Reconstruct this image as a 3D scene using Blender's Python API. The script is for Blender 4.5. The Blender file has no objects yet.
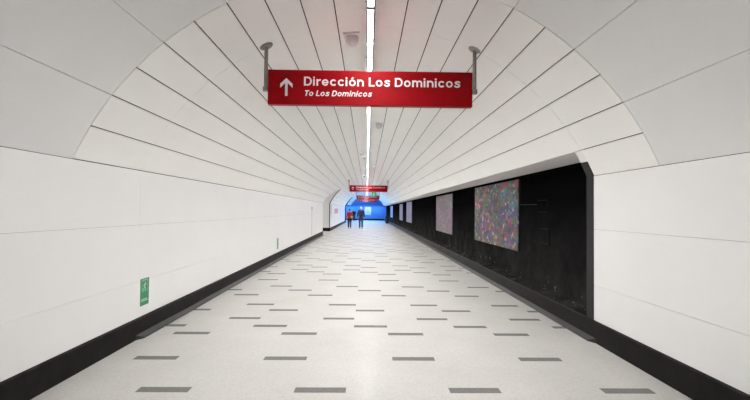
import bpy, bmesh, math, random
from mathutils import Vector, Matrix
random.seed(7)
S = bpy.context.scene
C = S.collection
rad = math.radians

# ------------------------------------------------------------------ dimensions (metres)
CX, CZ, R = .018, .788, 2.887          # vault circle: centre and radius
XL, XR = -2.626, 2.664                 # wall planes
ZB, ZS = .24, 1.935                    # top of skirting, springing line
Z1, Z2 = .654, 1.305                   # wall panel joints
YN, YE = -7.0, 70.0                    # near and far end
RING = 4.11                            # where the wide near panels stop
NICHE = 5.31                           # the black recess starts
SP = 27.3; PIER = 32.5                 # side passage on the left
LEFT_END = 54.5

# ------------------------------------------------------------------ materials
def mat(name, col, rough=.5, metal=0, spec=.5, emit=None, strength=0):
    m = bpy.data.materials.new(name); m.use_nodes = True
    b = m.node_tree.nodes['Principled BSDF']
    b.inputs['Base Color'].default_value = (*col, 1)
    b.inputs['Roughness'].default_value = rough
    b.inputs['Metallic'].default_value = metal
    b.inputs['Specular IOR Level'].default_value = spec
    if emit:
        b.inputs['Emission Color'].default_value = (*emit, 1)
        b.inputs['Emission Strength'].default_value = strength
    return m

def N(m, t, **kw):
    n = m.node_tree.nodes.new(t)
    for k, v in kw.items():
        if k in n.inputs: n.inputs[k].default_value = v
        else: setattr(n, k, v)
    return n
def L(m, a, b): m.node_tree.links.new(a, b)

def noisy(m, col, amount=.03, scale=3.0, rough_var=0):
    """gentle mottling of the base colour"""
    b = m.node_tree.nodes['Principled BSDF']
    tc = N(m, 'ShaderNodeTexCoord'); no = N(m, 'ShaderNodeTexNoise', Scale=scale, Detail=4.0)
    L(m, tc.outputs['Object'], no.inputs['Vector'])
    mp = N(m, 'ShaderNodeMapRange'); L(m, no.outputs['Fac'], mp.inputs['Value'])
    mp.inputs['From Min'].default_value = .3; mp.inputs['From Max'].default_value = .7
    mp.inputs['To Min'].default_value = 1 - amount; mp.inputs['To Max'].default_value = 1 + amount
    vm = N(m, 'ShaderNodeVectorMath', operation='SCALE')
    vm.inputs[0].default_value = col; L(m, mp.outputs['Result'], vm.inputs['Scale'])
    L(m, vm.outputs['Vector'], b.inputs['Base Color'])
    return m

M = {}
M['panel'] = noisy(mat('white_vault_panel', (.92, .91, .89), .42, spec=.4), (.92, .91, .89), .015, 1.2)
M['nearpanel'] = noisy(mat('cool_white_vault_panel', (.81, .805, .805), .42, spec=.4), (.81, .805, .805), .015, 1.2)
M['wallpanel'] = noisy(mat('white_wall_panel', (.775, .77, .768), .35, spec=.4), (.81, .805, .80), .015, 1.0)
M['gap'] = mat('dark_joint', (.012, .011, .010), .8, spec=.1)
M['skirt'] = noisy(mat('charcoal_skirting', (.012, .011, .011),   .5, spec=.08), (.012, .011, .011), .25, 8)
M['lip'] = noisy(mat('grey_kerb', (.022, .021, .022), .5, spec=.25), (.022, .021, .022), .2, 10)
M['edge'] = noisy(mat('dark_edge_trim', (.013, .0135, .0155), .5, spec=.2), (.013, .0135, .0155), .2, 6)
M['midedge'] = mat('grey_corner_edge', (.16, .155, .15), .5)
M['soffit'] = mat('soffit_white', (.86, .85, .83), .5)
M['red'] = mat('red_sign_enamel', (.23, .0025, .005), .36, spec=.08)
M['white'] = mat('white_lettering', (.60, .585, .585), .5, spec=.2)
M['steel'] = mat('grey_steel', (.24, .225, .20), .4, metal=.5)
M['housing'] = mat('lamp_housing', (.10, .10, .12), .4, metal=.3)
M['lamp'] = mat('lamp_diffuser', (.9, .9, .9), .4, emit=(1, .99, .975), strength=68)
M['added_bluelamp'] = mat('added_blue_lamp_diffuser', (.6, .7, .9), .4, emit=(.30, .58, 1), strength=190)  # blue light added to tint the far vault and end wall
M['added_washlamp'] = mat('added_wash_lamp', (.8, .8, .9), .4, emit=(.52, .74, 1), strength=6)  # emission added to brighten the blue end wall
M['blue'] = noisy(mat('blue_wall_paint', (.11, .36, .88), .4), (.11, .36, .88), .04, 2)
M['plastic'] = mat('white_plastic', (.85, .85, .84), .35)
M['added_louvre'] = mat('added_dark_louvre', (.03, .03, .035), .4)  # slats added to dim the diffusers at low angles
M['greyplastic'] = mat('grey_dome_plastic', (.74, .74, .75), .3)
M['green'] = mat('green_sign', (.018, .26, .10), .45)
M['black'] = mat('black_plastic', (.012, .012, .014), .5)
M['darksteel'] = mat('dark_bracket_steel', (.011, .0125, .0125), .7, spec=.03)
M['teal'] = mat('teal_cable', (.001, .007, .008), .6, spec=.1)
M['skin'] = mat('skin', (.45, .27, .19), .6)
M['hair'] = mat('dark_hair', (.018, .013, .010), .6)
M['redcloth'] = mat('red_jacket', (.50, .025, .012), .8)
M['darkcloth'] = mat('black_trousers', (.012, .012, .016), .85)
M['navycloth'] = mat('slate_jacket', (.025, .03, .05), .85)
M['jeans'] = mat('blue_jeans', (.03, .045, .10), .85)
M['yellow'] = mat('yellow_bag', (.75, .42, .03), .6)
M['cap'] = mat('pale_cap', (.75, .76, .78), .8)
M['shoe'] = mat('dark_shoe', (.02, .02, .022), .6)
M['pinktone'] = mat('pink_tone', (.62, .36, .36), .5)  # middle of the painted wall reflection; also the mouths

# floor: polished pale terrazzo with faint joints and darker inlays
def terrazzo(name, c1, c2, rough, joints):
    m = mat(name, c1, rough, spec=.005)
    b = m.node_tree.nodes['Principled BSDF']
    tc = N(m, 'ShaderNodeTexCoord')
    v = N(m, 'ShaderNodeTexVoronoi', Scale=75.0); L(m, tc.outputs['Object'], v.inputs['Vector'])
    no = N(m, 'ShaderNodeTexNoise', Scale=1.3, Detail=5.0); L(m, tc.outputs['Object'], no.inputs['Vector'])
    mx = N(m, 'ShaderNodeMix', data_type='RGBA')
    mx.inputs['A'].default_value = (*c1, 1); mx.inputs['B'].default_value = (*c2, 1)
    sp = N(m, 'ShaderNodeSeparateColor'); L(m, v.outputs['Color'], sp.inputs['Color'])
    ad = N(m, 'ShaderNodeMath', operation='MULTIPLY_ADD'); ad.inputs[1].default_value = .55
    L(m, sp.outputs['Red'], ad.inputs[0]); L(m, no.outputs['Fac'], ad.inputs[2])
    sb = N(m, 'ShaderNodeMath', operation='SUBTRACT', use_clamp=True); L(m, ad.outputs[0], sb.inputs[0]); sb.inputs[1].default_value = .3
    L(m, sb.outputs[0], mx.inputs['Factor'])
    out = mx.outputs['Result']
    if joints:
        sx = N(m, 'ShaderNodeSeparateXYZ'); L(m, tc.outputs['Object'], sx.inputs[0])
        masks = []
        for ax, off in (('X', 2.633 + .06 - .2155), ('Y', 0.0)):
            a = N(m, 'ShaderNodeMath', operation='ADD'); L(m, sx.outputs[ax], a.inputs[0]); a.inputs[1].default_value = 43.05 - off + (.0 if ax == 'X' else .0)
            d = N(m, 'ShaderNodeMath', operation='MODULO'); L(m, a.outputs[0], d.inputs[0]); d.inputs[1].default_value = .4308
            g = N(m, 'ShaderNodeMath', operation='LESS_THAN'); L(m, d.outputs[0], g.inputs[0]); g.inputs[1].default_value = .006
            masks.append(g)
        mm = N(m, 'ShaderNodeMath', operation='MAXIMUM'); L(m, masks[0].outputs[0], mm.inputs[0]); L(m, masks[1].outputs[0], mm.inputs[1])
        ml = N(m, 'ShaderNodeMath', operation='MULTIPLY'); L(m, mm.outputs[0], ml.inputs[0]); ml.inputs[1].default_value = .15
        m2 = N(m, 'ShaderNodeMix', data_type='RGBA'); L(m, ml.outputs[0], m2.inputs['Factor'])
        L(m, out, m2.inputs['A']); m2.inputs['B'].default_value = (.42, .40, .37, 1)
        out = m2.outputs['Result']
    L(m, out, b.inputs['Base Color'])
    r = N(m, 'ShaderNodeMapRange'); L(m, no.outputs['Fac'], r.inputs['Value'])
    r.inputs['To Min'].default_value = rough * .8; r.inputs['To Max'].default_value = rough * 1.25
    L(m, r.outputs['Result'], b.inputs['Roughness'])
    return m
M['floor'] = terrazzo('pale_terrazzo', (.51, .498, .48), (.42, .41, .39), .19, True)
M['inlay'] = terrazzo('grey_stone_inlay', (.20, .19, .185), (.14, .135, .13), .25, False)

def granite():
    m = mat('black_granite', (.010, .010, .011), .6, spec=.0)
    b = m.node_tree.nodes['Principled BSDF']
    tc = N(m, 'ShaderNodeTexCoord'); sx = N(m, 'ShaderNodeSeparateXYZ'); L(m, tc.outputs['Object'], sx.inputs[0])
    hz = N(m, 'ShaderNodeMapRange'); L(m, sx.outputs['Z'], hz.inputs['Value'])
    hz.inputs['From Min'].default_value = 1.7; hz.inputs['From Max'].default_value = .2      # dust low on the wall, spread higher to stand for haze and sheen
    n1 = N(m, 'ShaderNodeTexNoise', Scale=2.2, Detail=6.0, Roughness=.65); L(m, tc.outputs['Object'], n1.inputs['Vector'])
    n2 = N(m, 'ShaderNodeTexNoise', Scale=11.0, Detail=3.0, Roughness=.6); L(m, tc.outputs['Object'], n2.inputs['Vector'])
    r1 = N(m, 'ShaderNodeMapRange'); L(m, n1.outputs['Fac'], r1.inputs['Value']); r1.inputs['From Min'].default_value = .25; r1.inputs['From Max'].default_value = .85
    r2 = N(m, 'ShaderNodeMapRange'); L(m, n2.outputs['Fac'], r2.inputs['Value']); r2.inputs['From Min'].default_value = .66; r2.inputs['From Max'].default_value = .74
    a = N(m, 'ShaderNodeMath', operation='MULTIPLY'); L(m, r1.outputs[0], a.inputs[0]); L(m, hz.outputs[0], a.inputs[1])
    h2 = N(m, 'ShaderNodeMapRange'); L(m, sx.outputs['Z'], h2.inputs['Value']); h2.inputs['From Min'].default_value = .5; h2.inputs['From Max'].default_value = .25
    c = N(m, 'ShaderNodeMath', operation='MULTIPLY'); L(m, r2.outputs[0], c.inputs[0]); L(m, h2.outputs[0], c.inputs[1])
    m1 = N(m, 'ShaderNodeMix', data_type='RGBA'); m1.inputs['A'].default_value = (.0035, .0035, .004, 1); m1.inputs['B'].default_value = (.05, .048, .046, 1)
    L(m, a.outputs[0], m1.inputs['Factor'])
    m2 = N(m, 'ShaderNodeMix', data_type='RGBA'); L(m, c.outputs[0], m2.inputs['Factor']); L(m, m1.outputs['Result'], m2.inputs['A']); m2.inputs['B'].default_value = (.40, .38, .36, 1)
    L(m, m2.outputs['Result'], b.inputs['Base Color'])
    return m
M['granite'] = granite()

def painting(name, stops, sc=9.0, wash=(.15, .12, .15), washf=.0):
    """dense small patches of many colours, taller than wide"""
    m = mat(name, (.3, .3, .3), .45)
    b = m.node_tree.nodes['Principled BSDF']
    tc = N(m, 'ShaderNodeTexCoord'); mp = N(m, 'ShaderNodeMapping'); L(m, tc.outputs['Object'], mp.inputs['Vector'])
    mp.inputs['Scale'].default_value = (1, .62, 1.1)
    nz = N(m, 'ShaderNodeTexNoise', Scale=5.0, Detail=3.0); L(m, mp.outputs[0], nz.inputs['Vector'])
    mxv = N(m, 'ShaderNodeVectorMath', operation='MULTIPLY_ADD'); L(m, nz.outputs['Color'], mxv.inputs[0]); mxv.inputs[1].default_value = (.12, .12, .12); L(m, mp.outputs[0], mxv.inputs[2])
    v = N(m, 'ShaderNodeTexVoronoi', Scale=sc * 1.5); L(m, mxv.outputs[0], v.inputs['Vector'])
    s = N(m, 'ShaderNodeSeparateColor'); L(m, v.outputs['Color'], s.inputs['Color'])
    cr = N(m, 'ShaderNodeValToRGB'); cr.color_ramp.interpolation = 'CONSTANT'; L(m, s.outputs['Red'], cr.inputs['Fac'])
    el = cr.color_ramp.elements
    el[0].position = 0; el[0].color = (*stops[0], 1); el[1].position = 1 / len(stops); el[1].color = (*stops[1], 1)
    for i, c in enumerate(stops[2:], 2):
        e = el.new(i / len(stops)); e.color = (*c, 1)
    v2 = N(m, 'ShaderNodeTexVoronoi', Scale=sc * .55); L(m, mxv.outputs[0], v2.inputs['Vector'])
    s2 = N(m, 'ShaderNodeSeparateColor'); L(m, v2.outputs['Color'], s2.inputs['Color'])
    cr2 = N(m, 'ShaderNodeValToRGB'); cr2.color_ramp.interpolation = 'CONSTANT'; L(m, s2.outputs['Green'], cr2.inputs['Fac'])
    e2 = cr2.color_ramp.elements; e2[0].color = (*stops[2], 1); e2[1].position = .16; e2[1].color = (*stops[1], 1)
    for p_, c_ in ((.32, stops[4]), (.48, stops[7]), (.64, stops[5]), (.8, stops[9]), (.9, stops[8])):
        e = e2.new(p_); e.color = (*c_, 1)
    mxc = N(m, 'ShaderNodeMix', data_type='RGBA'); sel = N(m, 'ShaderNodeTexNoise', Scale=6.0, Detail=2.0); L(m, tc.outputs['Object'], sel.inputs['Vector'])
    sr = N(m, 'ShaderNodeMapRange'); L(m, sel.outputs['Fac'], sr.inputs['Value']); sr.inputs['From Min'].default_value = .47; sr.inputs['From Max'].default_value = .53
    L(m, sr.outputs[0], mxc.inputs['Factor']); L(m, cr.outputs['Color'], mxc.inputs['A']); L(m, cr2.outputs['Color'], mxc.inputs['B'])
    big = N(m, 'ShaderNodeTexNoise', Scale=1.6, Detail=2.0); L(m, tc.outputs['Object'], big.inputs['Vector'])
    hs = N(m, 'ShaderNodeMapRange'); L(m, big.outputs['Fac'], hs.inputs['Value']); hs.inputs['From Min'].default_value = .3; hs.inputs['From Max'].default_value = .7
    hs.inputs['To Min'].default_value = .28; hs.inputs['To Max'].default_value = .75
    sc_ = N(m, 'ShaderNodeVectorMath', operation='SCALE'); L(m, mxc.outputs['Result'], sc_.inputs[0]); L(m, hs.outputs[0], sc_.inputs['Scale'])
    mx = N(m, 'ShaderNodeMix', data_type='RGBA'); mx.inputs['Factor'].default_value = washf
    L(m, sc_.outputs[0], mx.inputs['A']); mx.inputs['B'].default_value = (*wash, 1)
    L(m, mx.outputs['Result'], b.inputs['Base Color'])
    return m
PAL = [(.04, .02, .06), (.45, .03, .03), (.02, .06, .32), (.60, .48, .42), (.06, .22, .05), (.015, .01, .02), (.40, .10, .01), (.10, .06, .28), (.04, .26, .28), (.50, .14, .20), (.03, .03, .08), (.45, .40, .06), (.7, .66, .68), (.10, .02, .03)]
M['mural_a'] = painting('painting_dense_colours', PAL)
M['mural_b'] = painting('painting_rose_and_grey', PAL, 8.0, (.26, .19, .21), .38)
M['mural_c'] = painting('painting_pale_lilac', PAL, 7.0, (.26, .245, .30), .72)

# ------------------------------------------------------------------ object helpers
def link(name, me, parent=None, mats=(), loc=(0, 0, 0), rot=(0, 0, 0)):
    o = bpy.data.objects.new(name, me); C.objects.link(o)
    for m in mats: me.materials.append(m)
    o.location = loc; o.rotation_euler = rot
    if parent: o.parent = parent
    return o
def from_bm(name, bm, mats, parent=None, loc=(0, 0, 0), rot=(0, 0, 0), smooth=False):
    bmesh.ops.recalc_face_normals(bm, faces=bm.faces) if not getattr(bm, 'keep', False) else None
    me = bpy.data.meshes.new(name); bm.to_mesh(me); bm.free()
    if smooth:
        for p in me.polygons: p.use_smooth = True
    if not isinstance(mats, (list, tuple)): mats = [mats]
    return link(name, me, parent, mats, loc, rot)
def thing(name, label, cat, loc=(0, 0, 0), rot=(0, 0, 0), group=None):
    o = bpy.data.objects.new(name, None); C.objects.link(o); o.empty_display_size = .1
    o.location = loc; o.rotation_euler = rot
    return tag(o, label, cat, group)
def tag(o, label, cat, group=None):
    o['label'] = label; o['category'] = cat
    if group: o['group'] = group
    return o
def struct(o, label=None):
    o['kind'] = 'structure'
    if label: o['label'] = label
    return o
def dup(root, label, loc=None, rot=None):
    def cp(o, parent):
        c = o.copy(); C.objects.link(c); c.parent = parent
        for ch in list(o.children): cp(ch, c)
        return c
    r = cp(root, None); r['label'] = label
    if loc is not None: r.location = loc
    if rot is not None: r.rotation_euler = rot
    return r

def box(bm, c, s, mi=0, bevel=0, mtx=None):
    r = bmesh.ops.create_cube(bm, size=1)
    vs = r['verts']
    bmesh.ops.scale(bm, vec=s, verts=vs); bmesh.ops.translate(bm, vec=c, verts=vs)
    fs = {f for v in vs for f in v.link_faces}
    for f in fs: f.material_index = mi
    if bevel:
        es = list({e for v in vs for e in v.link_edges})
        b = bmesh.ops.bevel(bm, geom=es, offset=bevel, segments=2, affect='EDGES', profile=.5)
        vs = list({v for f in b['faces'] for v in f.verts} | {v for v in vs if v.is_valid})
    if mtx is not None: bmesh.ops.transform(bm, matrix=mtx, verts=[v for v in vs if v.is_valid])
    return vs
def cyl(bm, a, b, r1, r2=None, seg=20, mi=0):
    a, b = Vector(a), Vector(b); d = b - a
    q = d.to_track_quat('Z', 'Y').to_matrix().to_4x4()
    res = bmesh.ops.create_cone(bm, cap_ends=True, segments=seg, radius1=r1, radius2=r1 if r2 is None else r2, depth=d.length, matrix=Matrix.Translation((a + b) / 2) @ q)
    for f in {f for v in res['verts'] for f in v.link_faces}: f.material_index = mi
def lathe(bm, prof, seg=28, mtx=Matrix()):
    rings = []
    for r, z in prof:
        rings.append([bm.verts.new(mtx @ Vector((r * math.cos(2 * math.pi * i / seg), r * math.sin(2 * math.pi * i / seg), z))) for i in range(seg)])
    for a, b in zip(rings, rings[1:]):
        for i in range(seg): bm.faces.new((a[i], a[(i + 1) % seg], b[(i + 1) % seg], b[i]))
    bm.faces.new(rings[0]); bm.faces.new(rings[-1])

# profile of the passage ------------------------------------------------------
def V(a, dr=0):                       # point on the vault at angle a from the crown
    return (CX + (R + dr) * math.sin(rad(a)), CZ + (R + dr) * math.cos(rad(a)))
def panel(bm, pts, outs, y0, y1, mi=0):
    """thin slab following pts (x,z); outs are the matching points on the outer side; y0,y1 may vary by point"""
    n = len(pts)
    Y0 = y0 if isinstance(y0, (list, tuple)) else [y0] * n
    Y1 = y1 if isinstance(y1, (list, tuple)) else [y1] * n
    a = [bm.verts.new((p[0], Y0[i], p[1])) for i, p in enumerate(pts)]
    b = [bm.verts.new((p[0], Y1[i], p[1])) for i, p in enumerate(pts)]
    c = [bm.verts.new((p[0], Y0[i], p[1])) for i, p in enumerate(outs)]
    d = [bm.verts.new((p[0], Y1[i], p[1])) for i, p in enumerate(outs)]
    fs = []
    for i in range(n - 1):
        fs += [bm.faces.new((a[i], a[i + 1], b[i + 1], b[i])), bm.faces.new((c[i], d[i], d[i + 1], c[i + 1])),
               bm.faces.new((a[i], c[i], c[i + 1], a[i + 1])), bm.faces.new((b[i], b[i + 1], d[i + 1], d[i]))]
    fs += [bm.faces.new((a[0], b[0], d[0], c[0])), bm.faces.new((a[-1], c[-1], d[-1], b[-1]))]
    for f in fs: f.material_index = mi
def vpanel(bm, a0, a1, y0, y1, g0, g1, th=.022, sub=4, mi=0, cut=None):
    """vault panel between two angles, with half gaps g0,g1 in metres at the two sides"""
    d0 = math.degrees(g0 / R); d1 = math.degrees(g1 / R)
    A = [a0 + d0 + (a1 - d1 - a0 - d0) * i / sub for i in range(sub + 1)]
    ye = [min(y1, cut(a)) for a in A] if cut else y1
    if cut and max(ye) <= y0 + .01: return
    if cut: ye = [max(y, y0 + .002) for y in ye]
    panel(bm, [V(a) for a in A], [V(a, th) for a in A], y0, ye, mi)

# ------------------------------------------------------------------ ceiling: the vault
slots = [0] + [7.6, 14.15, 20.5, 26.9, 33.6, 40.2, 46.8, 53.35, 59.95, 66.6]
angs = sorted([-a for a in slots[1:]] + slots)
SG = .0060                               # half width of the black slots
def cut_left(a):                         # where the arch of the side passage bites into the vault
    a = -a
    return SP + (PIER - .0 - SP) * max(0, (66.6 - a) / 27) ** 1.6 if a > 39.6 else 1e9
bm = bmesh.new()
joints_y = [RING] + [5.33 + 2.67 * i for i in range(0, 25)] + [YE]
for i in range(len(angs) - 1):
    a0, a1 = angs[i], angs[i + 1]
    if a0 > 59: 
        vpanel(bm, a0, a1, RING + .004, NICHE - .002, SG, .002); continue
    g1 = SG if a1 < 59 or True else .002
    for j in range(len(joints_y) - 1):
        y0, y1 = joints_y[j] + (.004 if j == 0 else .0015), joints_y[j + 1] - .0015
        if a0 < -39 and y1 > SP:
            if y0 >= LEFT_END and a0 < -60: continue
            if y0 < PIER:                                   # before the passage mouth, bitten by its arch
                vpanel(bm, a0, a1, y0, min(y1, PIER), SG, g1, cut=cut_left)
                if y1 > PIER: vpanel(bm, a0, a1, PIER + .004, y1, SG, g1)
                continue
        vpanel(bm, a0, a1, y0, y1, SG, g1)
near = [-66.6, -53.35, -40.2, -26.9, -13.5, 0, 13.5, 26.9, 40.2, 53.35, 66.6]
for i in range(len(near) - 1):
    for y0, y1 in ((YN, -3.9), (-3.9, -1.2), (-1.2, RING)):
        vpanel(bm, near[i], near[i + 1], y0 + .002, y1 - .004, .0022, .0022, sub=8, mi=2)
# backing shell, seen dark through the slots
def shell(a0, a1, y0, y1, cut=None, n=24):
    A = [a0 + (a1 - a0) * i / n for i in range(n + 1)]
    ye = [min(y1, cut(a)) for a in A] if cut else y1
    panel(bm, [V(a, .024) for a in A], [V(a, .05) for a in A], y0, ye, 1)
shell(-67.2, 67.0, YN, NICHE); shell(-67.2, -39.7, NICHE, PIER, cut_left, 20); shell(-39.7, 60.1, NICHE, PIER)
shell(-67.2, 60.1, PIER, LEFT_END); shell(-59.9, 60.1, LEFT_END, YE)
struct(from_bm('ceiling', bm, [M['panel'], M['gap'], M['nearpanel']]), 'white panelled barrel vault with thin black slots')

# ------------------------------------------------------------------ side walls
def wall(name, X, side, spans, label):
    bm = bmesh.new()
    for (y0, y1, js) in spans:
        ys = [y0] + [j for j in js if y0 + .1 < j < y1 - .1] + [y1]
        for a, b in zip(ys, ys[1:]):
            for z0, z1 in ((ZB - .03, Z1), (Z1, Z2), (Z2, ZS)):
                g = .0015
                za, zb = z0 + g, z1 - (g if z1 < ZS else .004)
                panel(bm, [(X, za), (X, zb)], [(X + side * .022, za), (X + side * .022, zb)], a + .001, b - .001)
        panel(bm, [(X + side * .024, 0), (X + side * .024, ZS + .03)], [(X + side * .2, 0), (X + side * .2, ZS + .03)], y0, y1 - .001, 1)
        for z0, z1 in ((0, ZS + .03),):                     # white reveal at the far end of the wall
            panel(bm, [(X + side * .023, z0), (X + side * .023, z1)], [(X + side * .2, z0), (X + side * .2, z1)], y1 - .0009, y1 + .02, 0)
    return struct(from_bm(name, bm, [M['wallpanel'], M['gap']]), label)
JW = [-3.9, -1.2, 2.66] + [5.33 + 2.67 * i for i in range(26)]
wall('wall_left', XL, -1, [(YN, SP, JW)], 'white panelled wall on the left, nearer stretch')
wall('wall_left', XL, -1, [(PIER, LEFT_END, JW)], 'white panelled wall on the left beyond the side passage')
wall('wall_right', XR, 1, [(YN, NICHE, [-3.9, -1.2])], 'white panelled wall on the right, before the black recess')

# skirtings
def skirt(name, X, side, y0, y1, lip0=None, ztop=ZB):
    """charcoal skirting; side is +1 when the room lies towards +x"""
    bm = bmesh.new()
    pr = [(X - side * .003, 0), (X + side * .022, 0), (X + side * .022, ztop - .016), (X + side * .014, ztop - .008), (X - side * .003, ztop)]
    a = [bm.verts.new((x, y0, z)) for x, z in pr]; b = [bm.verts.new((x, y1, z)) for x, z in pr]
    n = len(pr)
    for i in range(n): bm.faces.new((a[i], a[(i + 1) % n], b[(i + 1) % n], b[i]))
    bm.faces.new(a); bm.faces.new(b)
    struct(from_bm(name, bm, M['skirt']))
    if lip0 is not None:
        bm = bmesh.new()
        pr = [(X + side * .0225, 0), (X + side * .072, 0), (X + side * .072, .012), (X + side * .0225, .055)]
        a = [bm.verts.new((x, lip0 if i not in (1, 2) else lip0 + .10, z)) for i, (x, z) in enumerate(pr)]; b = [bm.verts.new((x, y1, z)) for x, z in pr]
        for i in range(4): bm.faces.new((a[i], a[(i + 1) % 4], b[(i + 1) % 4], b[i]))
        bm.faces.new(a); bm.faces.new(b)
        struct(from_bm(name, bm, M['lip']))
skirt('baseboard_left', XL, 1, YN, SP, 5.25)
skirt('baseboard_left', XL, 1, PIER + .002, LEFT_END)
skirt('baseboard_right', XR, -1, YN, YE, 5.22, .25)

# ------------------------------------------------------------------ black recess on the right
NX = 2.955
bm = bmesh.new()
panel(bm, [(NX, .2), (NX, 2.25)], [(NX + .15, .2), (NX + .15, 2.25)], NICHE - .1, YE)
panel(bm, [(XR + .005, .236), (NX + .001, .262)], [(XR + .005, 0), (NX + .001, 0)], NICHE + .001, YE)
struct(from_bm('wall_niche', bm, M['granite']), 'black granite back wall and ledge of the long recess on the right')
bm = bmesh.new()
a60 = V(60.05)
panel(bm, [a60, (NX + .02, 2.195)], [(a60[0] + .05, a60[1] + .06), (NX + .02, 2.27)], NICHE + .003, YE)
struct(from_bm('trim_1', bm, M['soffit']), 'pale soffit over the black recess')
# dark jamb edging that follows wall and vault
bm = bmesh.new()
pts = [(XR - .006, .25), (XR - .006, 1.2), (XR - .006, ZS)] + [(V(a, -.006)) for a in (65.6, 64.6, 63.6, 62.9)]
outs = [(NX, .25), (NX, 1.2), (NX, ZS), (NX, 1.98), (NX, 2.03), (NX, 2.07), (NX, 2.10)]
panel(bm, pts, outs, NICHE, NICHE + .165)
struct(from_bm('trim_2', bm, M['edge']), 'dark edging at the near end of the black recess')

bm = bmesh.new()
panel(bm, [V(a) for a in (62.88, 62, 61, 60.1)], [(NX, 2.105), (NX, 2.14), (NX, 2.17), (NX, 2.19)], NICHE + .0005, NICHE + .165)
struct(from_bm('trim_4', bm, M['soffit']))
# ------------------------------------------------------------------ side passage and pier on the left
bm = bmesh.new()
A = [-66.6 + 27.0 * i / 14 for i in range(15)]
inner = [(XL, 0), (XL, ZS)] + [V(a) for a in A[1:]]
outer = [(-3.7, 0), (-3.7, ZS)] + [(-3.7 + (1.9) * (i / 14) ** 1.5, ZS + 1.35 * (i / 14) ** .8 + .15) for i in range(1, 15)]
panel(bm, inner, outer, PIER - .02, PIER + .3)
struct(from_bm('wall_pier', bm, M['wallpanel']), 'white pier face at the far side of the side passage on the left')
bm = bmesh.new()
box(bm, ((XL - 3.7) / 2 + .011, PIER - .035, ZB / 2), (3.7 + XL + .022, .03, ZB))
struct(from_bm('baseboard_pier', bm, M['skirt']))
bm = bmesh.new()
box(bm, (-6.2, (SP + PIER) / 2, 1.8), (.1, PIER - SP + 2, 3.6)); box(bm, (-4.45, SP - .15, 1.8), (3.4, .26, 3.6)); box(bm, (-4.95, PIER + .13, 1.8), (2.6, .26, 3.6))
struct(from_bm('wall_passage', bm, M['wallpanel']), 'white walls of the side passage on the left')
bm = bmesh.new()
box(bm, (-4.0, (SP + PIER) / 2, 3.72), (4.6, PIER - SP + .6, .1))
struct(from_bm('ceiling_passage', bm, M['panel']))
bm = bmesh.new()
A = [-66.6 + 25.0 * i / 14 for i in range(15)]
inner = [(XL + .006, ZB + .002), (XL + .006, ZS)] + [V(a, -.006) for a in A[1:]]
outer = [(XL - .055, ZB + .002), (XL - .055, ZS)] + [V(a, .055 - .0025 * i) for i, a in enumerate(A[1:])]
panel(bm, inner, outer, PIER - .028, PIER - .0205)
struct(from_bm('trim_5', bm, M['midedge']), 'dark edging along the inner corner of the pier')
# dark edge ring where the left wall ends far away
bm = bmesh.new()
inner = [(XL + .10, 0), (XL + .10, ZS)] + [V(a, q) for a, q in ((-60, -.10), (-54, -.09), (-48, -.07), (-42, -.05), (-36, -.01))]
outer = [(XL - .25, 0), (XL - .25, ZS)] + [V(a, .14) for a in (-60, -54, -48, -42, -36)]
panel(bm, inner, outer, LEFT_END + .025, LEFT_END + .3)
struct(from_bm('trim_3', bm, M['edge']), 'dark arched edging where the left wall ends')

# ------------------------------------------------------------------ far blue wall
bm = bmesh.new()
box(bm, (-1.9, YE + .1, 1.06), (10.4, .2, 2.12))
panel(bm, [(-7, 2.0), (3.2, 2.0)], [(-7, 2.08), (3.2, 2.08)], YE - .01, YE)   # small shadow ledge
vs = [bm.verts.new(p) for p in ((-7, YE - .02, 2.05), (3.2, YE - .02, 2.05), (3.2, YE - 3.2, 3.9), (-7, YE - 3.2, 3.9))]
vt = [bm.verts.new(v.co + Vector((0, .12, .1))) for v in vs]
bm.faces.new(vs); bm.faces.new(vt)
for i in range(4): bm.faces.new((vs[i], vs[(i + 1) % 4], vt[(i + 1) % 4], vt[i]))
struct(from_bm('wall_end', bm, M['blue']), 'blue end wall with a sloping blue hood above')
bm = bmesh.new(); box(bm, (-1.9, YE - .02, .11), (10.2, .03, .22)); struct(from_bm('baseboard_end', bm, M['skirt']))
bm = bmesh.new()
box(bm, (-7.05, (LEFT_END + YE) / 2, 1.9), (.1, YE - LEFT_END, 3.8)); box(bm, (-4.95, LEFT_END + .16, 1.9), (4.2, .2, 3.8))
struct(from_bm('wall_concourse', bm, M['wallpanel']), 'white wall of the open space at the far left')
bm = bmesh.new()
box(bm, (-4.9, (LEFT_END + YE) / 2, 3.62), (4.3, YE - LEFT_END, .1))
struct(from_bm('ceiling_concourse', bm, M['panel']))

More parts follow.
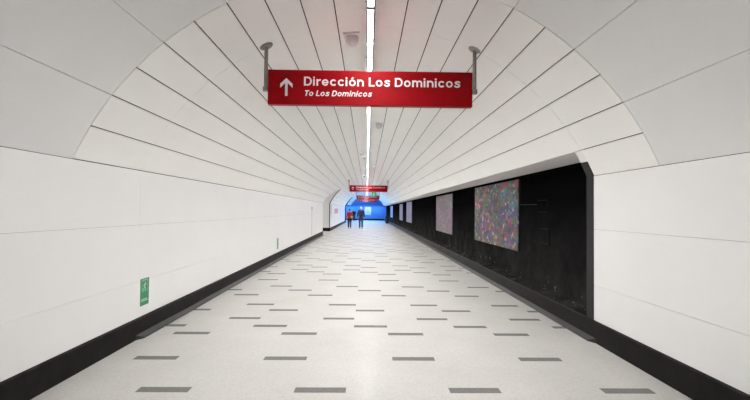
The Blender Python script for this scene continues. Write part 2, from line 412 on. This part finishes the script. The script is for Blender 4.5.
# ------------------------------------------------------------------ floor with stone inlays
T = .4308
offs = [0, .81, 1.735, 2.095, 2.51, 3.025, 3.432, 4.235, 4.73]
ph = [1, 2, 2, 0, 1, 0, 1, 2, 0]
PX = [.062, -.373, -.806]
rows = []
for k in range(-2, 13):
    for o_, p_ in zip(offs, ph):
        y = 3.842 + k * 12 * T + o_
        if YN + .3 < y < YE - .6: rows.append((y, PX[p_]))
rows.sort()
FX0, FX1 = XL - .01, XR + .01
bm = bmesh.new()
def fq(x0, x1, y0, y1, mi):
    if x1 - x0 < 1e-4 or y1 - y0 < 1e-4: return
    f = bm.faces.new([bm.verts.new(p) for p in ((x0, y0, 0), (x1, y0, 0), (x1, y1, 0), (x0, y1, 0))]); f.material_index = mi
y = YN
HD = .056; HW = .2135
for yc, xc in rows:
    fq(FX0, FX1, y, yc - HD, 0)
    x = FX0
    k = math.floor((FX0 - xc) / (3 * T)) - 1
    while True:
        c = xc + k * 3 * T; k += 1
        if c - HW > FX1: break
        a, b = max(FX0, c - HW), min(FX1, c + HW)
        if b - a < .03: continue
        fq(x, a, yc - HD, yc + HD, 0); fq(a, b, yc - HD, yc + HD, 1); x = b
    fq(x, FX1, yc - HD, yc + HD, 0)
    y = yc + HD
fq(FX0, FX1, y, YE, 0)
fq(-6.3, FX0, SP - .3, PIER + .3, 0); fq(-7.1, FX0, LEFT_END, YE, 0)
# slab below
box(bm, (-1.9, (YN + YE) / 2, -.11), (10.6, YE - YN, .2))
struct(from_bm('floor', bm, [M['floor'], M['inlay']]), 'polished pale terrazzo floor with grey oblong inlays')
struct  # (floor is one mesh)
# wall closing the passage behind the viewer
bm = bmesh.new(); box(bm, (.02, YN - .1, 1.9), (6.2, .2, 3.8)); struct(from_bm('wall_back', bm, M['wallpanel']))

# ------------------------------------------------------------------ ceiling lights
ZC = CZ + R
def make_light(lampmat, label, group):
    t = thing('ceiling_light', label, 'light', (.018, 0, ZC), group=group)
    bm = bmesh.new()
    ln = 1.515
    box(bm, (0, 0, -.029), (.059, ln - .02, .060))
    for s in (-1, 1): box(bm, (s * .038, 0, -.042), (.016, ln, .084))
    for s in (-1, 1): box(bm, (0, s * (ln / 2 - .011), -.041), (.062, .022, .0815))
    from_bm('housing', bm, M['housing'], t)
    bm = bmesh.new(); box(bm, (0, 0, -.064), (.059, ln - .048, .012), bevel=.002)
    from_bm('diffuser', bm, lampmat, t)
    bm = bmesh.new()                     # cross louvre under the diffuser, put in to cut glare
    nb = 30
    for i in range(nb): box(bm, (0, -ln / 2 + .03 + (ln - .06) * i / (nb - 1), -.0755), (.060, .0016, .010))
    for s in (-1, 1): box(bm, (s * .0298, 0, -.0755), (.0012, ln - .05, .010))
    from_bm('added_louvre', bm, M['added_louvre'], t)
    return t
pitch = 1.53
ys = [6.213 - pitch / 2 + pitch * k for k in range(-2, 42)]
lights = []
white = make_light(M['lamp'], 'x', 'linear lights along the crown of the vault'); bl = None
ordn = []
for i, y in enumerate(ys):
    if y > YE - 4: break
    if y < 51:
        if i == 0: o = white; o.location = (.018, y, ZC)
        else: o = dup(white, 'x', (.018, y, ZC))
        if y < 4.7: o['label'] = 'white linear ceiling light above the viewer, beyond the top edge of the photo'
        elif y < 6.2: o['label'] = 'white linear ceiling light running from the photo top edge to the dark joint'
        elif y < 7.7: o['label'] = 'white linear ceiling light whose lit end shows just above the nearest red sign'
        elif y < 9.2: o['label'] = 'white linear ceiling light hidden behind the nearest red sign'
        elif y < 10.8: o['label'] = 'white linear ceiling light emerging directly below the nearest red sign'
        else: o['label'] = 'slim white linear light in the far row beyond the nearest red sign'
    else:
        if bl is None:  # blue copies put in to lend the far vault a glow
            bl = make_light(M['added_bluelamp'], 'added blue linear light on the vault crown close to the blue end wall', 'added blue linear lights near the end wall'); bl.location = (.018, y, ZC)
        else: dup(bl, bl['label'], (.018, y, ZC))
pl = dup(white, 'white linear ceiling light inside the side passage on the left', (-4.2, 29.9, 3.67)); pl['group'] = 'lights of the side passage'
cv = dup(bl, 'added blue linear light high in the open space left of the end wall', (-4.6, 64, 3.57)); cv['group'] = 'lights of the far open space'

# ------------------------------------------------------------------ signs
TH = .170                                # stem width of the grotesque lettering, capital height = 1
def arc(cx, cz, rx, rz, a0, a1, n=18): return [(cx + rx * math.cos(rad(a0 + (a1 - a0) * i / n)), cz + rz * math.sin(rad(a0 + (a1 - a0) * i / n))) for i in range(n + 1)]
def glyph(ch):
    """(strokes as centre lines, advance width)"""
    h = TH / 2; X = .74; q = .375 - h            # q: vertical half size of round lower-case strokes
    if ch == 'D':
        x = .80 - h; return [[(h, 0), (h, 1)], [(0, 1 - h + .01), (.38, 1 - h + .01)] , [(0, h - .01), (.38, h - .01)], arc(.37, .5, x - .37, .5 - h + .01, -90, 90, 24)], .86
    if ch == 'L': return [[(h, 0), (h, 1)], [(0, h - .01), (.60, h - .01)]], .64
    if ch == 'T': return [[(.36, 0), (.36, 1)], [(0, 1 - h + .01), (.72, 1 - h + .01)]], .74
    if ch == 'i': return [[(h, 0), (h, X)], [(h, .84), (h, 1)]], TH + .10
    if ch == 'r': return [[(h, 0), (h, X)], arc(.40, .40, .40 - h, .335 - h + .01, 180, 90, 10) + [(.45, .335 + .40 - h + .01)]], .48
    if ch in 'oóec':
        cx, cz, rx, rz = .35, X / 2, .35 - h, q
        if ch == 'c': return [arc(cx, cz, rx, rz, 38, 322, 28)], .73
        if ch == 'e': return [arc(cx, cz, rx, rz, 0, 325, 30), [(h, cz - .015), (.70 - h * .4, cz - .015)]], .77
        st = [arc(cx, cz, rx, rz, 0, 360, 32)]
        if ch == 'ó': st.append([(.27, .82), (.44, 1.0)])
        return st, .78
    if ch == 'n': return [[(h, 0), (h, X)], [(h, .34)] + arc(.34, .42, .34 - h, .335 - h, 180, 0, 16) + [(.68 - h, 0)]], .75
    if ch == 'm':
        return [[(h, 0), (h, X)], arc(.305, .43, .305 - h, .325 - h, 180, 0, 16) + [(.61 - h, 0)], arc(.305 + .44, .43, .305 - h, .325 - h, 180, 0, 16) + [(1.05 - h, 0)]], 1.12
    if ch == 's':
        P = [(.58, .535), (.53, .625), (.42, .665), (.31, .668), (.185, .635), (.125, .55), (.175, .465), (.31, .405), (.44, .355), (.545, .275), (.52, .155), (.42, .085), (.31, .068), (.19, .085), (.09, .155), (.055, .235)]
        return [P], .68
    return [], .30
def stroke(bm, pts, w, closed=False):
    n = len(pts); out = []
    closed = n > 8 and (Vector(pts[0]) - Vector(pts[-1])).length < 1e-4
    for i, p in enumerate(pts):
        p = Vector(p)
        a = Vector(pts[i - 1]) if i else (Vector(pts[-2]) if closed else p)
        b = Vector(pts[i + 1]) if i < n - 1 else (Vector(pts[1]) if closed else p)
        d = (b - a).normalized(); nn = Vector((-d.y, d.x)) * w / 2
        out.append((bm.verts.new((p.x + nn.x, 0, p.y + nn.y)), bm.verts.new((p.x - nn.x, 0, p.y - nn.y))))
    for i in range(n - 1): bm.faces.new((out[i][0], out[i][1], out[i + 1][1], out[i + 1][0]))
def text_mesh(body, w, cap, shear=0, bold=0, depth=.004):
    """lettering in the XZ plane, facing -Y, lower left corner at the origin; w total width, cap = height of capitals"""
    bm = bmesh.new(); x = 0
    for ch in body:
        st, adv = glyph(ch)
        k0 = len(bm.verts); bm.verts.ensure_lookup_table()
        for i, s_ in enumerate(st): stroke(bm, s_, TH * (.93 if (ch in 'oóecs' or i) and ch not in 'iT' else 1) + (.02 if ch == 'T' and i == 0 else 0))
        bm.verts.ensure_lookup_table()
        for v in bm.verts[k0:]: v.co.x += x
        x += adv + .075
    x0 = min(v.co.x for v in bm.verts); x1 = max(v.co.x for v in bm.verts); sx = w / (x1 - x0)
    for v in bm.verts: v.co = Vector(((v.co.x - x0) * sx + v.co.z * cap * shear, 0, v.co.z * cap))
    geo = bmesh.ops.extrude_face_region(bm, geom=list(bm.faces))
    bmesh.ops.translate(bm, vec=(0, -depth, 0), verts=[g for g in geo['geom'] if isinstance(g, bmesh.types.BMVert)])
    return bm

SW, SH = 2.375, .405
def make_sign(label):
    """origin: centre of the underside"""
    t = thing('direction_sign', label, 'sign', group='red direction signs hung across the passage')
    bm = bmesh.new(); box(bm, (0, 0, SH / 2), (SW, .085, SH), bevel=.006)
    p = from_bm('sign_panel', bm, M['red'], t)
    yf = -.0428
    bm = text_mesh('Dirección Los Dominicos', 1.815, .101, 0, .012); from_bm('lettering', bm, M['white'], t, (-SW / 2 + .418, yf, SH - .182))
    bm = text_mesh('To Los Dominicos', .78, .063, .24); from_bm('lettering', bm, M['white'], t, (-SW / 2 + .418, yf, SH - .302))
    # arrow pointing up
    bm = bmesh.new()
    w = .165; h = .205; s = .028
    P = [(-s / 2, 0), (s / 2, 0), (s / 2, h - .055), (w / 2 - .012, h - .055 - (w / 2 - .012 - s / 2)), (w / 2 - .012, h - .055 - (w / 2 - .012 - s / 2) + .045), (0, h),
         (-w / 2 + .012, h - .055 - (w / 2 - .012 - s / 2) + .045), (-w / 2 + .012, h - .055 - (w / 2 - .012 - s / 2)), (-s / 2, h - .055)]
    vs = [bm.verts.new((x, 0, z)) for x, z in P]; f = bm.faces.new(vs)
    g = bmesh.ops.extrude_face_region(bm, geom=[f]); bmesh.ops.translate(bm, vec=(0, -.004, 0), verts=[q for q in g['geom'] if isinstance(q, bmesh.types.BMVert)])
    from_bm('arrow', bm, M['white'], t, (-SW / 2 + .215, yf, SH - .305))
    for sd in (-1, 1):
        xp = sd * (SW / 2 + .032)
        zc = V(math.degrees(math.asin((xp + .0) / R)))[1] - 2.715
        bm = bmesh.new(); cyl(bm, (xp, 0, SH * .42), (xp, 0, zc + .01), .0215)
        pole = from_bm('hanger_pole', bm, M['steel'], t, smooth=False)
        bm = bmesh.new(); cyl(bm, (xp, 0, SH * .40), (xp, 0, SH * .52), .033); cyl(bm, (xp, 0, SH * .46), (xp - sd * .04, 0, SH * .46), .012)
        from_bm('clamp', bm, M['steel'], pole)
        bm = bmesh.new(); ax = rad(math.degrees(math.asin(xp / R)))
        mt = Matrix.Translation((xp, 0, zc)) @ Matrix.Rotation(ax, 4, 'Y')
        lathe(bm, [(.078, .03), (.078, -.006), (.070, -.014), (.034, -.020)], 24, mt)
        from_bm('ceiling_flange', bm, M['steel'], pole)
    return t
s1 = make_sign('large red direction sign nearest the viewer, reading Dirección Los Dominicos')
s1.location = (.027, 5.3, 2.715)
dup(s1, 'small red direction sign with white arrow, hanging second from the viewer above the two walkers', (.085, 28.6, 2.665))
dup(s1, 'tiny red sign third in the row, just below the green exit sign', (.10, 48, 2.655))
dup(s1, 'tiniest and farthest red sign, lowest of the row, against the blue wall', (.10, 60, 2.60))
# the farther hangers reach the vault as the first do (same height)

# green exit sign
t = thing('exit_sign', 'small green exit sign hanging between the far red signs', 'sign', (.59, 40, 2.69))
bm = bmesh.new(); box(bm, (0, 0, .215), (.40, .05, .43), bevel=.006); from_bm('sign_panel', bm, M['green'], t)
def runner(bm, s, ox, oz):
    """running figure pictogram in the XZ plane"""
    def limb(a, b, w):
        a = Vector((a[0], 0, a[1])); b = Vector((b[0], 0, b[1])); d = (b - a).normalized(); n = Vector((-d.z, 0, d.x)) * w / 2
        bm.faces.new([bm.verts.new(Vector((ox, 0, oz)) + s * p) for p in (a - n, b - n, b + n, a + n)])
    bm.faces.new([bm.verts.new(Vector((ox, 0, oz)) + s * Vector((.08 + .10 * math.cos(i * .785), 0, .80 + .10 * math.sin(i * .785)))) for i in range(8)])
    limb((.03, .72), (-.08, .38), .17); limb((.0, .68), (.24, .55), .07); limb((.24, .55), (.34, .68), .07); limb((.0, .68), (-.22, .60), .07); limb((-.22, .60), (-.28, .42), .07)
    limb((-.06, .42), (.16, .26), .09); limb((.16, .26), (.10, .02), .09); limb((-.08, .42), (-.18, .18), .09); limb((-.18, .18), (-.42, .12), .09)
bm = bmesh.new(); runner(bm, .30, 0, .07)
for f in bm.faces[:]: f.normal_update()
g = bmesh.ops.extrude_face_region(bm, geom=list(bm.faces)); bmesh.ops.translate(bm, vec=(0, -.004, 0), verts=[q for q in g['geom'] if isinstance(q, bmesh.types.BMVert)])
from_bm('pictogram', bm, M['white'], t, (0, -.0252, 0))
zc = V(math.degrees(math.asin(.572 / R)))[1] - 2.69
bm = bmesh.new(); cyl(bm, (0, 0, .42), (0, 0, zc + .01), .015); cyl(bm, (0, 0, zc - .02), (0, 0, zc + .015), .05); from_bm('hanger_pole', bm, M['steel'], t)

# ------------------------------------------------------------------ ceiling domes and camera
def make_dome(label, x, y):
    a = math.degrees(math.asin((x - CX) / R)); px, pz = V(a)
    t = thing('dome_detector', label, 'detector', (px, y, pz), (0, rad(a), 0), group='domed detectors on the vault')
    bm = bmesh.new(); box(bm, (0, 0, -.008), (.20, .21, .026), bevel=.006); from_bm('base_plate', bm, M['plastic'], t)
    bm = bmesh.new()
    prof = [(.083, -.020), (.083, -.034)] + [(.086 * math.cos(rad(q)), -.060 - .086 * math.sin(rad(q))) for q in range(-25, 85, 10)] + [(.006, -.1458)]
    lathe(bm, prof, 32); from_bm('dome', bm, M['greyplastic'], t, smooth=True)
    return t
d0 = make_dome('grey dome detector on a square plate, left of the light above the nearest red sign', -.215, 5.60)
for x, y, lb in ((.28, 11.25, 'grey dome detector right of the light, just below the nearest red sign'), (-.205, 16.9, 'small dome detector left of the light, beside the hanging camera pole'), (.345, 22.4, 'farthest small dome detector, right of the light')):
    a = math.degrees(math.asin((x - CX) / R)); px, pz = V(a); dup(d0, lb, (px, y, pz), (0, rad(a), 0))
# hanging camera
x, y = -.125, 18.9
px, pz = V(math.degrees(math.asin((x - CX) / R)))
t = thing('hanging_camera', 'small white camera housing on a thin drop pole from the vault', 'camera', (px, y, pz))
bm = bmesh.new(); cyl(bm, (0, 0, .01), (0, 0, -.72), .018); cyl(bm, (0, 0, .015), (0, 0, -.03), .06); from_bm('drop_pole', bm, M['steel'], t)
bm = bmesh.new(); box(bm, (0, 0, -.775), (.13, .24, .11), bevel=.012); h_ = from_bm('camera_housing', bm, M['plastic'], t)
bm = bmesh.new(); cyl(bm, (0, -.118, -.775), (0, -.145, -.775), .035); from_bm('lens', bm, M['black'], h_)

# ------------------------------------------------------------------ stickers on the left wall
def make_sticker(label, y):
    t = thing('safety_sticker', label, 'sticker', (XL, y, .355), group='green safety stickers on the left wall')
    bm = bmesh.new(); box(bm, (.001, 0, .1575), (.006, .205, .315)); from_bm('backing', bm, M['green'], t)
    bm = bmesh.new(); runner(bm, .11, 0, .175)
    # frame of the pictogram and lines of small print
    def r(x0, z0, x1, z1): bm.faces.new([bm.verts.new((a, 0, b)) for a, b in ((x0, z0), (x1, z0), (x1, z1), (x0, z1))])
    r(-.07, .168, .07, .172); r(-.07, .288, .07, .292); r(-.072, .168, -.068, .292); r(.068, .168, .072, .292)
    r(-.085, .068, .060, .078); r(-.085, .050, .085, .060); r(-.075, .298, .075, .304)
    for v in bm.verts: v.co = Vector((0, v.co.x, v.co.z))
    g = bmesh.ops.extrude_face_region(bm, geom=list(bm.faces)); bmesh.ops.translate(bm, vec=(.0012, 0, 0), verts=[q for q in g['geom'] if isinstance(q, bmesh.types.BMVert)])
    from_bm('pictogram', bm, M['white'], t, (.0038, 0, 0))
    return t
k1 = make_sticker('green upright safety sticker low on the left wall, the large near one', 5.475)
dup(k1, 'tiny far green sticker low on the left wall near the skirting', (XL, 13.55, .34))
# thin service conduit on the left wall
t = thing('wall_conduit', 'thin vertical grey conduit with a small box, on the left wall before the side passage', 'conduit', (XL, 21.7, .30))
bm = bmesh.new(); box(bm, (.010, 0, .60), (.018, .035, 1.2)); from_bm('conduit', bm, M['greyplastic'], t)
bm = bmesh.new(); box(bm, (.022, 0, 1.28), (.044, .12, .16), bevel=.006); from_bm('junction_box', bm, M['greyplastic'], t)
# reflection on the glossy farther left wall, painted as a pale panel
t = thing('painted_reflection', 'painted white reflection with a pinkish middle on the far left wall behind the red jacket', 'reflection', (XL, 38.6, 1.0))
bm = bmesh.new(); box(bm, (.010, 0, .40), (.020, 9.0, .80)); from_bm('reflection_pale', bm, M['plastic'], t)
bm = bmesh.new(); box(bm, (.022, .3, .42), (.004, 4.2, .42)); from_bm('print', bm, M['pinktone'], t)  # pinkish middle of the painted reflection

# ------------------------------------------------------------------ paintings in the recess
def make_painting(label, m, y0, y1, z0, z1):
    t = thing('painting', label, 'painting', (NX, (y0 + y1) / 2, z0))
    h, w = z1 - z0, y1 - y0
    bm = bmesh.new(); box(bm, (-.0215, 0, h / 2), (.035, w, h), bevel=.004); from_bm('canvas', bm, m, t)
    bm = bmesh.new()
    for s in (-1, 1): box(bm, (-.014, 0, h / 2 + s * (h / 2 + .006)), (.028, w + .024, .012)); box(bm, (-.014, s * (w / 2 + .006), h / 2), (.028, .012, h))
    from_bm('frame', bm, M['edge'], t)
make_painting('largest painting of dense small coloured patches, nearest in the black recess', M['mural_a'], 8.74, 12.28, .745, 2.125)
make_painting('second painting along the recess, rosy and paler than the nearest one', M['mural_b'], 15.55, 19.15, .70, 2.10)
make_painting('pale lilac painting third along the black recess', M['mural_c'], 29.7, 33.6, .71, 2.13)
make_painting('pale narrow-looking painting fourth along the black recess', M['mural_c'], 37.3, 40.7, .70, 2.06)
make_painting('farthest painting in the recess, a pale sliver near the blue wall', M['mural_c'], 51.6, 56.5, .70, 2.02)
# dark U brackets on the recess wall
def bracket(label, y, z, h):
    t = thing('wall_bracket', label, 'bracket', (NX, y, z), group='dark brackets on the recess wall')
    for zz in (0, h):
        bm = bmesh.new(); box(bm, (-.010, .0, zz), (.018, .42, .012)); from_bm('rail', bm, M['darksteel'], t)
    bm = bmesh.new(); box(bm, (-.010, -.20, h / 2), (.020, .012, h)); from_bm('crossbar', bm, M['darksteel'], t)
bracket('upper dark U bracket on the black recess wall right of the nearest painting', 7.58, 1.50, .20)
bracket('lower dark U bracket on the black recess wall right of the nearest painting', 7.52, .98, .24)
bm = bmesh.new(); cyl(bm, (NX - .008, 7.85, 1.63), (NX - .008, 8.7, 1.64), .008)
tag(from_bm('wall_cable', bm, M['teal']), 'short dark teal cable between the nearest painting and the upper bracket', 'cable')

# information panel on the blue wall
t = thing('information_board', 'white upright information panel on the blue end wall', 'board', (.15, YE, .78))
bm = bmesh.new(); box(bm, (0, -.03, .62), (1.0, .06, 1.24), bevel=.008); from_bm('board', bm, M['plastic'], t)
bm = bmesh.new(); box(bm, (0, -.03, 1.26), (.86, .07, .05)); box(bm, (0, -.064, .62), (.30, .006, .45)); from_bm('frame', bm, M['greyplastic'], t)
# wall washer put in for brightness, behind a pelmet under the blue hood
t = thing('added_wall_light', 'long shaded light added under the blue hood to brighten the blue end wall', 'light', (-.9, 69.25, 2.18))
bm = bmesh.new(); box(bm, (0, -.10, .03), (7.6, .02, .20)); box(bm, (0, .0, .12), (7.6, .20, .02))
for sx in (-3.6, 0, 3.6): box(bm, (sx, 0, .22), (.03, .03, .20))
from_bm('lamp_shield', bm, M['blue'], t)  # front plate added to hide the lamp
bm = bmesh.new(); box(bm, (0, 0, .085), (7.5, .06, .05)); from_bm('diffuser', bm, M['added_washlamp'], t)
# dark litter bin at the far end of the recess
t = thing('litter_bin', 'small dark bin at the far end of the recess kerb by the blue wall', 'bin', (2.365, 53.0, 0))
bm = bmesh.new(); lathe(bm, [(.17, 0), (.20, .05), (.22, .72), (.21, .74)], 24); from_bm('body', bm, M['black'], t)
bm = bmesh.new(); lathe(bm, [(.225, .74), (.235, .77), (.20, .84), (.08, .87)], 24); from_bm('lid', bm, M['edge'], t)

# ------------------------------------------------------------------ people
def skin_mesh(verts, edges, radii, sub=1, root=0):
    me = bpy.data.meshes.new('body'); me.from_pydata([Vector(v) for v in verts], edges, [])
    ob = bpy.data.objects.new('body', me); C.objects.link(ob)
    md = ob.modifiers.new('s', 'SKIN'); md.use_smooth_shade = True
    for i, r in enumerate(radii):
        sv = me.skin_vertices[0].data[i]; sv.radius = r if isinstance(r, tuple) else (r, r); sv.use_root = (i == root)
    if sub: ob.modifiers.new('u', 'SUBSURF').levels = sub
    dg = bpy.context.evaluated_depsgraph_get(); dg.update()
    out = bpy.data.meshes.new_from_object(ob.evaluated_get(dg))
    bpy.data.objects.remove(ob)
    return out
class Sk:
    def __init__(s): s.v = []; s.e = []; s.r = []
    def add(s, p, r, prev=None):
        s.v.append(p); s.r.append(r); i = len(s.v) - 1
        if prev is not None: s.e.append((prev, i))
        return i
    def chain(s, pts, prev=None):
        for p, r in pts: prev = s.add(p, r, prev)
        return prev
def person(label, loc, rz, H, top, legs, hairm, stride=.12, cap=False, bag=False):
    k = H / 1.75
    t = thing('person', label, 'person', loc, (0, 0, rz))
    Z = lambda p: tuple(c * k for c in p)
    # joints (facing +Y)
    hip = [(s * .095, 0, .90) for s in (-1, 1)]
    knee = [(-.10, stride * .55 + .03, .49), (.10, -stride * .3 + .03, .49)]
    ank = [(-.10, stride, .085), (.10, -stride, .085)]
    sh = [(s * .185, -.01, 1.43) for s in (-1, 1)]
    elb = [(-.25, -.05, 1.14), (.25, .02, 1.14)]
    wr = [(-.26, .03, .90), (.255, .11, .90)]
    b = Sk()
    pel = b.add(Z((0, 0, .95)), (.14 * k, .10 * k))
    ch = b.chain([(Z((0, 0, 1.10)), (.125 * k, .09 * k)), (Z((0, -.01, 1.30)), (.15 * k, .10 * k)), (Z((0, -.01, 1.42)), (.12 * k, .08 * k))], pel)
    b.chain([(Z((0, 0, 1.50)), .055 * k), (Z((0, .01, 1.575)), (.066 * k, .075 * k)), (Z((0, .012, 1.65)), (.074 * k, .092 * k)), (Z((0, .005, 1.72)), (.055 * k, .065 * k))], ch)
    for i in (0, 1):
        kn = b.chain([(Z(hip[i]), .085 * k), (Z(((hip[i][0] + knee[i][0]) / 2, (hip[i][1] + knee[i][1]) / 2, .70)), .072 * k), (Z(knee[i]), .052 * k), (Z((ank[i][0], (knee[i][1] + ank[i][1]) / 2 - .01, .34)), .050 * k), (Z(ank[i]), .034 * k)], pel)
        b.chain([(Z((ank[i][0], ank[i][1] + .08, .045)), .034 * k), (Z((ank[i][0], ank[i][1] + .17, .035)), .024 * k)], kn)
        w = b.chain([(Z(sh[i]), .052 * k), (Z(elb[i]), .038 * k), (Z(wr[i]), .025 * k)], ch)
        s = (-1, 1)[i]
        pm = b.add(Z((wr[i][0], wr[i][1] + .015, wr[i][2] - .075)), .026 * k, w)
        b.chain([(Z((wr[i][0] - s * .02, wr[i][1] + .05, wr[i][2] - .06)), .010 * k), (Z((wr[i][0] - s * .025, wr[i][1] + .06, wr[i][2] - .10)), .008 * k)], w)
        for j in range(4):
            dy = -.03 + .02 * j; ln = (.065, .078, .082, .074)[j]
            b.chain([(Z((wr[i][0], wr[i][1] + .02 + dy, wr[i][2] - .10)), .009 * k), (Z((wr[i][0] - s * .012, wr[i][1] + .028 + dy, wr[i][2] - .10 - ln)), .007 * k)], pm)
    me = skin_mesh(b.v, b.e, b.r)
    link('body', me, t, [M['skin']])
    # jacket: torso and sleeves
    b = Sk()
    r0 = b.add(Z((0, 0, .88)), (.195 * k, .14 * k))
    ch = b.chain([(Z((0, 0, 1.08)), (.185 * k, .135 * k)), (Z((0, -.01, 1.30)), (.205 * k, .14 * k)), (Z((0, -.01, 1.43)), (.14 * k, .10 * k))], r0)
    b.chain([(Z((0, 0, 1.50)), .072 * k)], ch)
    for i in (0, 1):
        b.chain([(Z(sh[i]), .070 * k), (Z(elb[i]), .056 * k), (Z((wr[i][0], wr[i][1] - .01, wr[i][2] + .03)), .044 * k)], ch)
    jk = link('jacket', skin_mesh(b.v, b.e, b.r), t, [M[top]])
    # trousers
    b = Sk(); r0 = b.add(Z((0, 0, .95)), (.152 * k, .112 * k))
    for i in (0, 1):
        b.chain([(Z((hip[i][0], 0, .86)),   .108 * k), (Z(((hip[i][0] + knee[i][0]) / 2, (hip[i][1] + knee[i][1]) / 2, .70)), .096 * k), (Z(knee[i]), .080 * k), (Z((ank[i][0], (knee[i][1] + ank[i][1]) / 2 - .01, .32)), .075 * k), (Z((ank[i][0], ank[i][1], .10)), .066 * k)], r0)
    link('trousers', skin_mesh(b.v, b.e, b.r), t, [M[legs]])
    for i in (0, 1):
        b = Sk(); b.chain([(Z((ank[i][0], ank[i][1] - .04, .048)), (.042 * k, .044 * k)), (Z((ank[i][0], ank[i][1] + .07, .042)), (.044 * k, .038 * k)), (Z((ank[i][0], ank[i][1] + .18, .033)), (.036 * k, .028 * k))])
        link('shoe', skin_mesh(b.v, b.e, b.r), t, [M['shoe']])
    # hair, ears, face
    bm = bmesh.new(); bmesh.ops.create_uvsphere(bm, u_segments=20, v_segments=14, radius=1)
    bmesh.ops.delete(bm, geom=[v for v in bm.verts if v.co.z < -.55 or (v.co.y > .35 and v.co.z < .35)], context='VERTS')
    bmesh.ops.transform(bm, matrix=Matrix.Translation(Z((0, -.004, 1.655))) @ Matrix.Diagonal((.088 * k, .104 * k, .108 * k, 1)), verts=bm.verts)
    bmesh.ops.solidify(bm, geom=list(bm.faces), thickness=.008)
    from_bm('cap' if cap else 'hair', bm, M[hairm], t, smooth=True)
    for s in (-1, 1):
        bm = bmesh.new(); bmesh.ops.create_uvsphere(bm, u_segments=8, v_segments=6, radius=1, matrix=Matrix.Translation(Z((s * .084, .005, 1.63))) @ Matrix.Diagonal((.012 * k, .02 * k, .032 * k, 1)))
        from_bm('ear', bm, M['skin'], t, smooth=True)
        bm = bmesh.new(); bmesh.ops.create_uvsphere(bm, u_segments=8, v_segments=6, radius=.011 * k, matrix=Matrix.Translation(Z((s * .030, .092, 1.645))))
        from_bm('eye', bm, M['black'], t, smooth=True)
    bm = bmesh.new(); cyl(bm, Z((0, .09, 1.645)), Z((0, .118, 1.61)), .008 * k, .014 * k, 8); from_bm('nose', bm, M['skin'], t)
    bm = bmesh.new(); box(bm, Z((0, .088, 1.575)), (.045 * k, .012, .008)); from_bm('mouth', bm, M['pinktone'], t)
    if bag:
        g = thing('shoulder_bag', 'small yellow bag at the right hip of the red-jacketed person', 'bag', tuple(Vector(loc) + Vector((.20 * k, -.155 * k, .99 * k))))
        bm = bmesh.new(); box(bm, (0, 0, .07), (.17, .07, .13), bevel=.015); from_bm('pouch', bm, M['yellow'], g)
        bm = bmesh.new()
        box(bm, (0, -.037, .10), (.175, .012, .07), bevel=.004); from_bm('flap', bm, M['yellow'], g)
    return t
person('person in a red jacket and dark trousers walking away, left of the pair', (-1.40, 37.2, 0), 0, 1.60, 'redcloth', 'darkcloth', 'hair', bag=True)
person('taller person in a dark slate jacket, blue jeans and pale cap, right of the pair', (-.47, 36.8, 0), 0, 1.78, 'navycloth', 'jeans', 'cap', stride=.07, cap=True)
person('distant person in all dark clothes seen between the two walkers', (-1.72, 61, 0), math.pi, 1.62, 'darkcloth', 'darkcloth', 'hair')

# ------------------------------------------------------------------ world, camera, colour
w = bpy.data.worlds.new('world'); S.world = w; w.use_nodes = True
w.node_tree.nodes['Background'].inputs[0].default_value = (.5, .5, .5, 1); w.node_tree.nodes['Background'].inputs[1].default_value = .2

cam = bpy.data.cameras.new('camera'); co = bpy.data.objects.new('camera', cam); C.objects.link(co)
cam.sensor_width = 36; cam.lens = 456 / 750 * 36; cam.clip_end = 300
yaw, pit, roll = .0175, .023, .010
f = Vector((math.sin(yaw) * math.cos(pit), math.cos(yaw) * math.cos(pit), math.sin(pit)))
r = Vector((math.cos(yaw), -math.sin(yaw), 0)); u = r.cross(f)
r2 = math.cos(roll) * r + math.sin(roll) * u; u2 = -math.sin(roll) * r + math.cos(roll) * u
co.matrix_world = Matrix(((r2.x, u2.x, -f.x, 0), (r2.y, u2.y, -f.y, 0), (r2.z, u2.z, -f.z, 1.5), (0, 0, 0, 1)))
S.camera = co
S.view_settings.view_transform = 'Standard'; S.view_settings.look = 'None'
S.view_settings.gamma = 1; S.view_settings.use_curve_mapping = False
S.view_settings.exposure = 1.82
